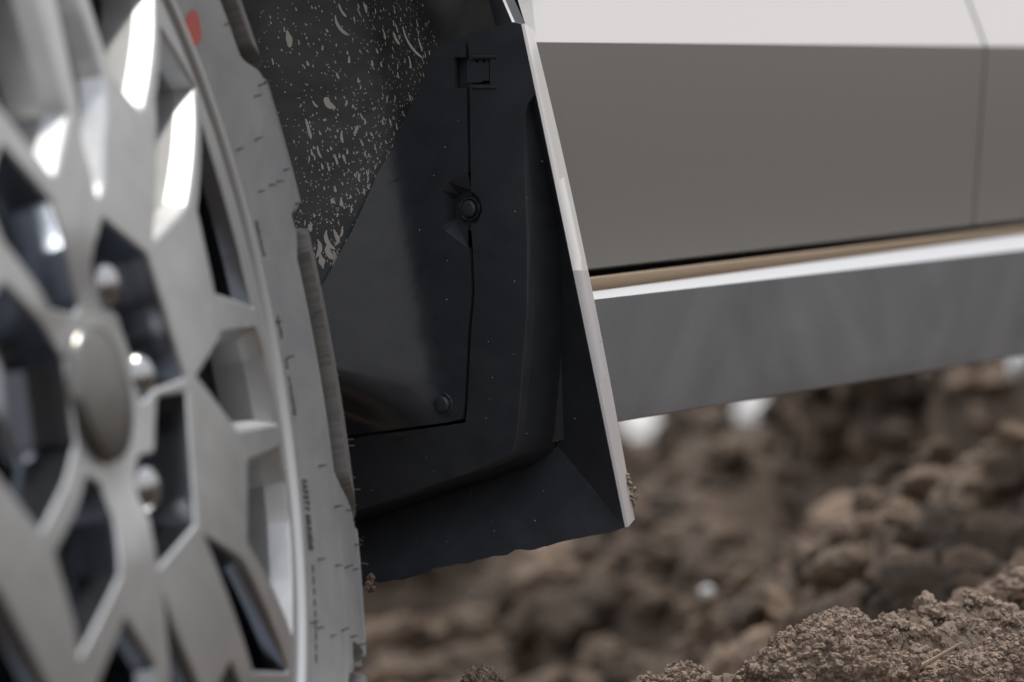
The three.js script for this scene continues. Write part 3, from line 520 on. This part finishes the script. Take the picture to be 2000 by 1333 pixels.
// furrows running away between the heaps, through which the far sky shows
const furrows = [[1236, 0.035], [1462, 0.030], [2010, 0.05]].map(([px, w]) => { const d = ray(px, 800); return [Math.atan2(d.z, d.x), w]; });
const furrow = (x, z) => { const a = Math.atan2(z - camPos.z, x - camPos.x), D = Math.hypot(x - camPos.x, z - camPos.z); let f = 0; for (const [b, w] of furrows) f = Math.max(f, Math.exp(-(((a - b) * D / (w * 2.1)) ** 2))); return f * sst(2.4, 3.2, D); };
const groundY = (x, z) => {
  const D = Math.hypot(x + 1.12, z - 0.89), hd = Math.hypot(x, z);
  let b = 0.03 + 0.05 * noise(x * 0.7, z * 0.7, 2);
  // the spoil bank beyond the car, and open ground behind it
  b += (sst(2.7, 5.0, D) * (1 - sst(6.5, 14, D)) * 0.17 + sst(2.7, 14, D) * 0.05) * (1 - 1.0 * furrow(x, z));
  b += 0.06 * sst(1.5, 3, hd) * noise(x * 0.9 + 5, z * 0.9, 9);
  for (const [mx, mz, my, r] of mounds) { const d = Math.hypot(x - mx, z - mz) / r; if (d < 2.6) { const w = Math.exp(-d * d * 0.8); b = b + (Math.max(b, my - 0.012) - b) * w; } }
  const rut = Math.exp(-(((z + x * 0.29 + 0.1) / 0.17) ** 4)) * Math.exp(-((x / 0.45) ** 4)); b = b * (1 - rut) + (-0.004) * rut;
  const k = 1 - 0.85 * rut, far = 1 - sst(10, 40, hd), grow = 0.07 + 0.93 * sst(1.25, 2.1, x);
  const wx = x + 0.05 * noise(x * 6, z * 6, 1), wz = z + 0.05 * noise(x * 6, z * 6, 7);
  b += k * far * (0.42 * grow * (cellBumps(wx, wz, 0.40, 3, 0.7) - 0.3) + 0.17 * grow * (cellBumps(wx, wz, 0.16, 11, 0.6) - 0.2) + 0.040 * cellBumps(wx, wz, 0.07, 23, 0.6) + 0.014 * cellBumps(x, z, 0.028, 31, 0.7) + 0.006 * noise(x * 60, z * 60, 4));
  return b;
};
{
  const axis = (cuts, lo, hi, gr) => { const m = []; for (const [a, b, st] of cuts) for (let x = a; x < b - 1e-6; x += st) m.push(x); const s0 = cuts[0][2], s1 = cuts[cuts.length - 1][2]; let s = s0, x = m[0]; const l = [], r = []; while (x > lo) { s *= gr; x -= s; l.push(x); } s = s1; x = m[m.length - 1]; while (x < hi) { s *= gr; x += s; r.push(x); } return [...l.reverse(), ...m, ...r]; };
  const xs = axis([[0.25, 1.4, 0.008], [1.4, 6.2, 0.017]], -250, 320, 1.07), zs = axis([[-3.9, -0.75, 0.017], [-0.75, 0.22, 0.008]], -320, 250, 1.07);
  const pos = [], uv = [], col = [], idx = [], nx = xs.length, nz = zs.length;
  for (let j = 0; j < nz; j++) for (let i = 0; i < nx; i++) {
    const x = xs[i], z = zs[j]; pos.push(x, groundY(x, z), z); uv.push(x, z);
    const n = fbm(x * 5, z * 5, 3, 3), dimmed = 1 - 0.62 * (1 - sst(0.15, 0.35, x) * (1 - sst(0.2, 0.6, z))), c = (1 + 0.5 * n) * dimmed; col.push(0.135 * c, 0.098 * c, 0.071 * c);  // soil outside the view coloured darker, to dim what the wheel reflects
    if (i < nx - 1 && j < nz - 1) { const k = j * nx + i; idx.push(k, k + nx, k + 1, k + 1, k + nx, k + nx + 1); }
  }
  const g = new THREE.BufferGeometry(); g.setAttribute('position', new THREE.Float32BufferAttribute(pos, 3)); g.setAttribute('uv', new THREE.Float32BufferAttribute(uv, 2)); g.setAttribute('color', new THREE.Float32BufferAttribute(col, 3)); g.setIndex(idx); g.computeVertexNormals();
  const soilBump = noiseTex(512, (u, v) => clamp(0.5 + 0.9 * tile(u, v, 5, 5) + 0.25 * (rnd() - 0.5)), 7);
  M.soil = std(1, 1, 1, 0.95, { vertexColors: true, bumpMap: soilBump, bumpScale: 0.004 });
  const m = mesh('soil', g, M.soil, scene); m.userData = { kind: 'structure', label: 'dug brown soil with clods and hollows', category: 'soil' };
}
// clods in the plane of focus
const clodGeo = (r, detail, s, crumb, cuts = 0) => {
  const planes = Array.from({ length: cuts }, () => [V(rr(-1, 1), rr(-1, 1), rr(-1, 1)).normalize(), rr(0.5, 0.85)]);
  const g = mergeVertices(new THREE.IcosahedronGeometry(1, detail).deleteAttribute('uv').deleteAttribute('normal')), p = g.attributes.position, v = V();
  for (let i = 0; i < p.count; i++) {
    v.fromBufferAttribute(p, i); const a = v.clone().multiplyScalar(1.4).addScalar(s * 7.3);
    let k = 1 + 0.42 * fbm(a.x, a.y, a.z, 3) + 0.16 * fbm(a.x * 4, a.y * 4, a.z * 4, 3);
    for (const [n, dd] of planes) { const c = n.dot(v); if (c > 0.05) k = Math.min(k, dd / c * (1 + 0.08 * noise(a.x * 3, a.y * 3, a.z * 3))); }
    const q = v.clone().multiplyScalar(r * k); const f = 1 / crumb;
    let e = 0.9 * Math.abs(noise(q.x * f, q.y * f, q.z * f)) + 0.45 * noise(q.x * f * 2.1, q.y * f * 2.1, q.z * f * 2.1) + 1.3 * noise(q.x * f * 0.33, q.y * f * 0.33, q.z * f * 0.33);
    v.multiplyScalar(r * k + crumb * 0.75 * e); v.y *= 0.8; p.setXYZ(i, v.x, v.y, v.z);
  }
  g.computeVertexNormals(); return g;
};
const clods = [ // px, py of the middle, depth, radius, detail
  [1625, 1335, 1.86, 0.042, 70, 'large crumbly brown soil clod on the heap below the sill', null],
  [1500, 1345, 1.88, 0.016, 34], [1335, 1345, 1.85, 0.013, 34], [940, 1348, 1.85, 0.011, 30], [1790, 1335, 1.9, 0.020, 40], [1880, 1345, 1.87, 0.020, 40], [1965, 1330, 1.9, 0.024, 40], [1735, 1262, 1.93, 0.010, 30], [1650, 1245, 1.98, 0.016, 34], [1545, 1352, 1.83, 0.011, 30], [1270, 1352, 1.86, 0.009, 24], [1925, 1285, 1.98, 0.013, 30], [1840, 1310, 1.93, 0.012, 30]];
const clodMeshes = [];
clods.forEach(([px, py, D, r, det, label], i) => {
  const c = atDepth(px, py, D), o = new THREE.Mesh(clodGeo(r, det, i + 1, 0.0021), M.dirt); o.name = 'soil_clod'; o.castShadow = o.receiveShadow = true;
  o.position.copy(c); o.rotation.y = rr(0, 6); scene.add(o); clodMeshes.push(o); o.userData.r = r;
  thing(o, label || 'small crumbly brown soil clod lying on the heap below the sill', 'clod', label ? null : 'small soil clods on the heap');
});
const place = [];
{ // lumps of the spoil bank, too many and too soft to count
  for (let i = 0; i < 14000; i++) {
    const D = 2.35 + 4.4 * Math.pow(rnd(), 0.8), u = rr(-0.05, 0.17) * D, x = camPos.x + fH.x * D + cR.x * u, z = camPos.z + fH.z * D + cR.z * u;
    const r = (0.007 + 0.055 * Math.pow(rnd(), 3.6)) * (0.55 + 0.45 * sst(2.5, 4.2, D));
    if (furrow(x, z) > 0.35 && r > 0.024) continue;
    place.push([x, groundY(x, z) + r * rr(-0.2, 0.45), z, r]);
  }
  const kinds = [1, 2, 3, 4, 5].map(k => clodGeo(1, 14, 20 + k, 0.17, 11));
  kinds.forEach((g, k) => {
    const mine = place.filter((_, i) => i % 5 === k), im = new THREE.InstancedMesh(g, M.loam, mine.length), m = new THREE.Matrix4(), q = new THREE.Quaternion(), c = new THREE.Color();
    mine.forEach(([x, y, z, r], i) => { q.setFromEuler(new THREE.Euler(rr(-0.6, 0.6), rr(0, 6.28), rr(-0.6, 0.6))); m.compose(V(x, y, z), q, V(r * rr(0.9, 1.4), r * rr(0.7, 1.1), r)); im.setMatrixAt(i, m); const s = 0.42 + 1.0 * Math.pow(rnd(), 1.5); im.setColorAt(i, c.setRGB(s, s * 0.985, s * 0.97)); });
    im.name = numbered('soil_lumps'); im.castShadow = im.receiveShadow = true; im.userData = { kind: 'stuff', label: 'blurred mass of brown soil lumps on the spoil bank', category: 'soil lumps' }; scene.add(im);
  });
}
{ // broken bits on the near heap
  const g = clodGeo(1, 14, 31, 0.3), n = 1300, im = new THREE.InstancedMesh(g, M.dirt, n), m = new THREE.Matrix4(), q = new THREE.Quaternion(), c = new THREE.Color();
  for (let i = 0; i < n; i++) { const x = rr(0.45, 1.5), z = rr(-0.5, 0.16), r = 0.003 + 0.012 * Math.pow(rnd(), 2.4); q.setFromEuler(new THREE.Euler(rr(0, 6), rr(0, 6), rr(0, 6))); m.compose(V(x, groundY(x, z) + r * rr(-0.3, 0.4), z), q, V(r, r * rr(0.6, 1), r)); im.setMatrixAt(i, m); const k = rr(0.75, 1.15); im.setColorAt(i, c.setRGB(k, k, k)); }
  im.name = 'soil_bits'; im.castShadow = im.receiveShadow = true; im.userData = { kind: 'stuff', label: 'broken bits of brown soil on the near heap', category: 'soil bits' }; scene.add(im);
}
{ // crumbs over the heap and the clods
  const base = new THREE.IcosahedronGeometry(1, 1), p = base.attributes.position; for (let i = 0; i < p.count; i++) { const k = 1 + 0.9 * noise(p.getX(i) * 1.9, p.getY(i) * 1.9, p.getZ(i) * 1.9); p.setXYZ(i, p.getX(i) * k, p.getY(i) * k, p.getZ(i) * k); } base.computeVertexNormals();
  const list = [];
  for (let i = 0; i < 60000; i++) { const x = rr(0.3, 1.25), z = rr(-0.42, 0.2), r = 0.0006 + 0.0030 * Math.pow(rnd(), 5); list.push([x, groundY(x, z) + r * 0.3, z, r]); }
  for (const o of clodMeshes) { const q = o.geometry.attributes.position, v = V(), n = Math.min(5200, Math.round(o.userData.r * o.userData.r * 2.6e6)); for (let i = 0; i < n; i++) { v.fromBufferAttribute(q, Math.floor(rnd() * q.count)).applyEuler(o.rotation).add(o.position); const r = 0.0006 + 0.0019 * Math.pow(rnd(), 2); list.push([v.x, v.y + r * 0.3, v.z, r]); } delete o.userData.r; }
  const n = list.length, im = new THREE.InstancedMesh(base, M.dirt, n), m = new THREE.Matrix4(), q = new THREE.Quaternion(), c = new THREE.Color();
  list.forEach(([x, y, z, r], i) => { q.setFromEuler(new THREE.Euler(rr(0, 6), rr(0, 6), rr(0, 6))); m.compose(V(x, y, z), q, V(r, r * rr(0.6, 1), r)); im.setMatrixAt(i, m); const k = rr(0.7, 1.3); im.setColorAt(i, c.setRGB(k, k, k)); });
  im.name = 'soil_crumbs'; im.castShadow = im.receiveShadow = true; im.userData = { kind: 'stuff', label: 'loose crumbs of brown soil', category: 'soil crumbs' }; scene.add(im);
}
{ // dry stalk, pale pebble
  const a = atDepth(1785, 1312, 1.88), b = atDepth(1880, 1256, 1.87); const g = cyl(0.0017, 0.0005, a.distanceTo(b), 7, a, b.clone().sub(a).normalize()); const o = mesh('dry_stalk', g, M.straw, scene); thing(o, 'pale dry stalk sticking out of the soil heap', 'stalk');
  const hit = (px, py) => { const d = ray(px, py), pp = V(); for (let t = 1.9; t < 12; t += 0.01) { pp.copy(camPos).addScaledVector(d, t); if (pp.y < groundY(pp.x, pp.z) + 0.004 || place.some(([x, y, z, r]) => Math.hypot(pp.x - x, (pp.y - y) / 0.9, pp.z - z) < r * 1.15)) return [pp, t]; } return [pp.copy(camPos).addScaledVector(d, 7), 7]; };
  const [pp] = hit(1383, 1165);
  const s = new THREE.IcosahedronGeometry(0.007, 3), p = s.attributes.position; for (let i = 0; i < p.count; i++) { const k = 1 + 0.25 * noise(p.getX(i) * 150, p.getY(i) * 150, p.getZ(i) * 150); p.setXYZ(i, p.getX(i) * k, p.getY(i) * k * 0.8, p.getZ(i) * k); } s.computeVertexNormals();
  const w = mesh('pebble', s, M.stone, scene); w.position.copy(pp).add(V(0, 0.003, 0)); thing(w, 'small white pebble lying on the dark soil behind the mudguard', 'pebble');
  const stones = [[1246, 846, 40, 15, 'flat white stone on the soil bank beside the mudguard edge'], [1461, 812, 26, 24, 'round white stone on the soil bank under the middle of the sill'], [1996, 714, 26, 30, 'white stone on the soil bank under the rear of the sill']];
  stones.forEach(([px, py, hw, hh, label], i) => { const [q, t] = hit(px, py + hh * 0.6), k = t / F; const g = new THREE.IcosahedronGeometry(1, 5), a = g.attributes.position; for (let j = 0; j < a.count; j++) { const f = 1 + 0.3 * noise(a.getX(j) * 1.5 + i * 9, a.getY(j) * 1.5, a.getZ(j) * 1.5); a.setXYZ(j, a.getX(j) * f * hw * k, a.getY(j) * f * hh * k, a.getZ(j) * f * hw * k); } g.computeVertexNormals(); const o = mesh('stone', g, M.stone, scene); o.position.copy(q).add(V(0, hh * k * 0.4, 0)); thing(o, label, 'stone'); });
}
{ // soil stuck to the mudguard's outer edge and to the tread
  const lump = (list) => merge(list.map(([px, py, x, r]) => { const g = new THREE.IcosahedronGeometry(r, 2), p = g.attributes.position, s = rr(0, 90); for (let i = 0; i < p.count; i++) { const k = 1 + 0.5 * noise(p.getX(i) / r + s, p.getY(i) / r, p.getZ(i) / r); p.setXYZ(i, p.getX(i) * k, p.getY(i) * k, p.getZ(i) * k); } g.computeVertexNormals(); const c = onX(px, py, x); g.translate(c.x, c.y, c.z); return g; }));
  const L = []; for (let i = 0; i < 42; i++) { const t = rnd(), py = 928 + 62 * t, bulge = 14 * Math.exp(-(((py - 962) / 17) ** 2)); L.push([1224 + (py - 928) * 0.19 + rr(0, 1) * (3 + bulge), py, XM + 0.026 + rr(-0.004, 0.004), rr(0.0004, 0.00115)]); }
  mesh('stuck_soil', lump(L), M.dirt, car).userData.kind = 'stuff';
  const K = []; for (let i = 0; i < 12; i++) K.push([722 + rr(-6, 8), 1128 + rr(-4, 30), XM - 0.03 + rr(-0.01, 0.01), rr(0.0007, 0.0018)]);
  mesh('stuck_soil', lump(K), M.dirt, car).userData.kind = 'stuff';
}
renderer.render(scene, camera);
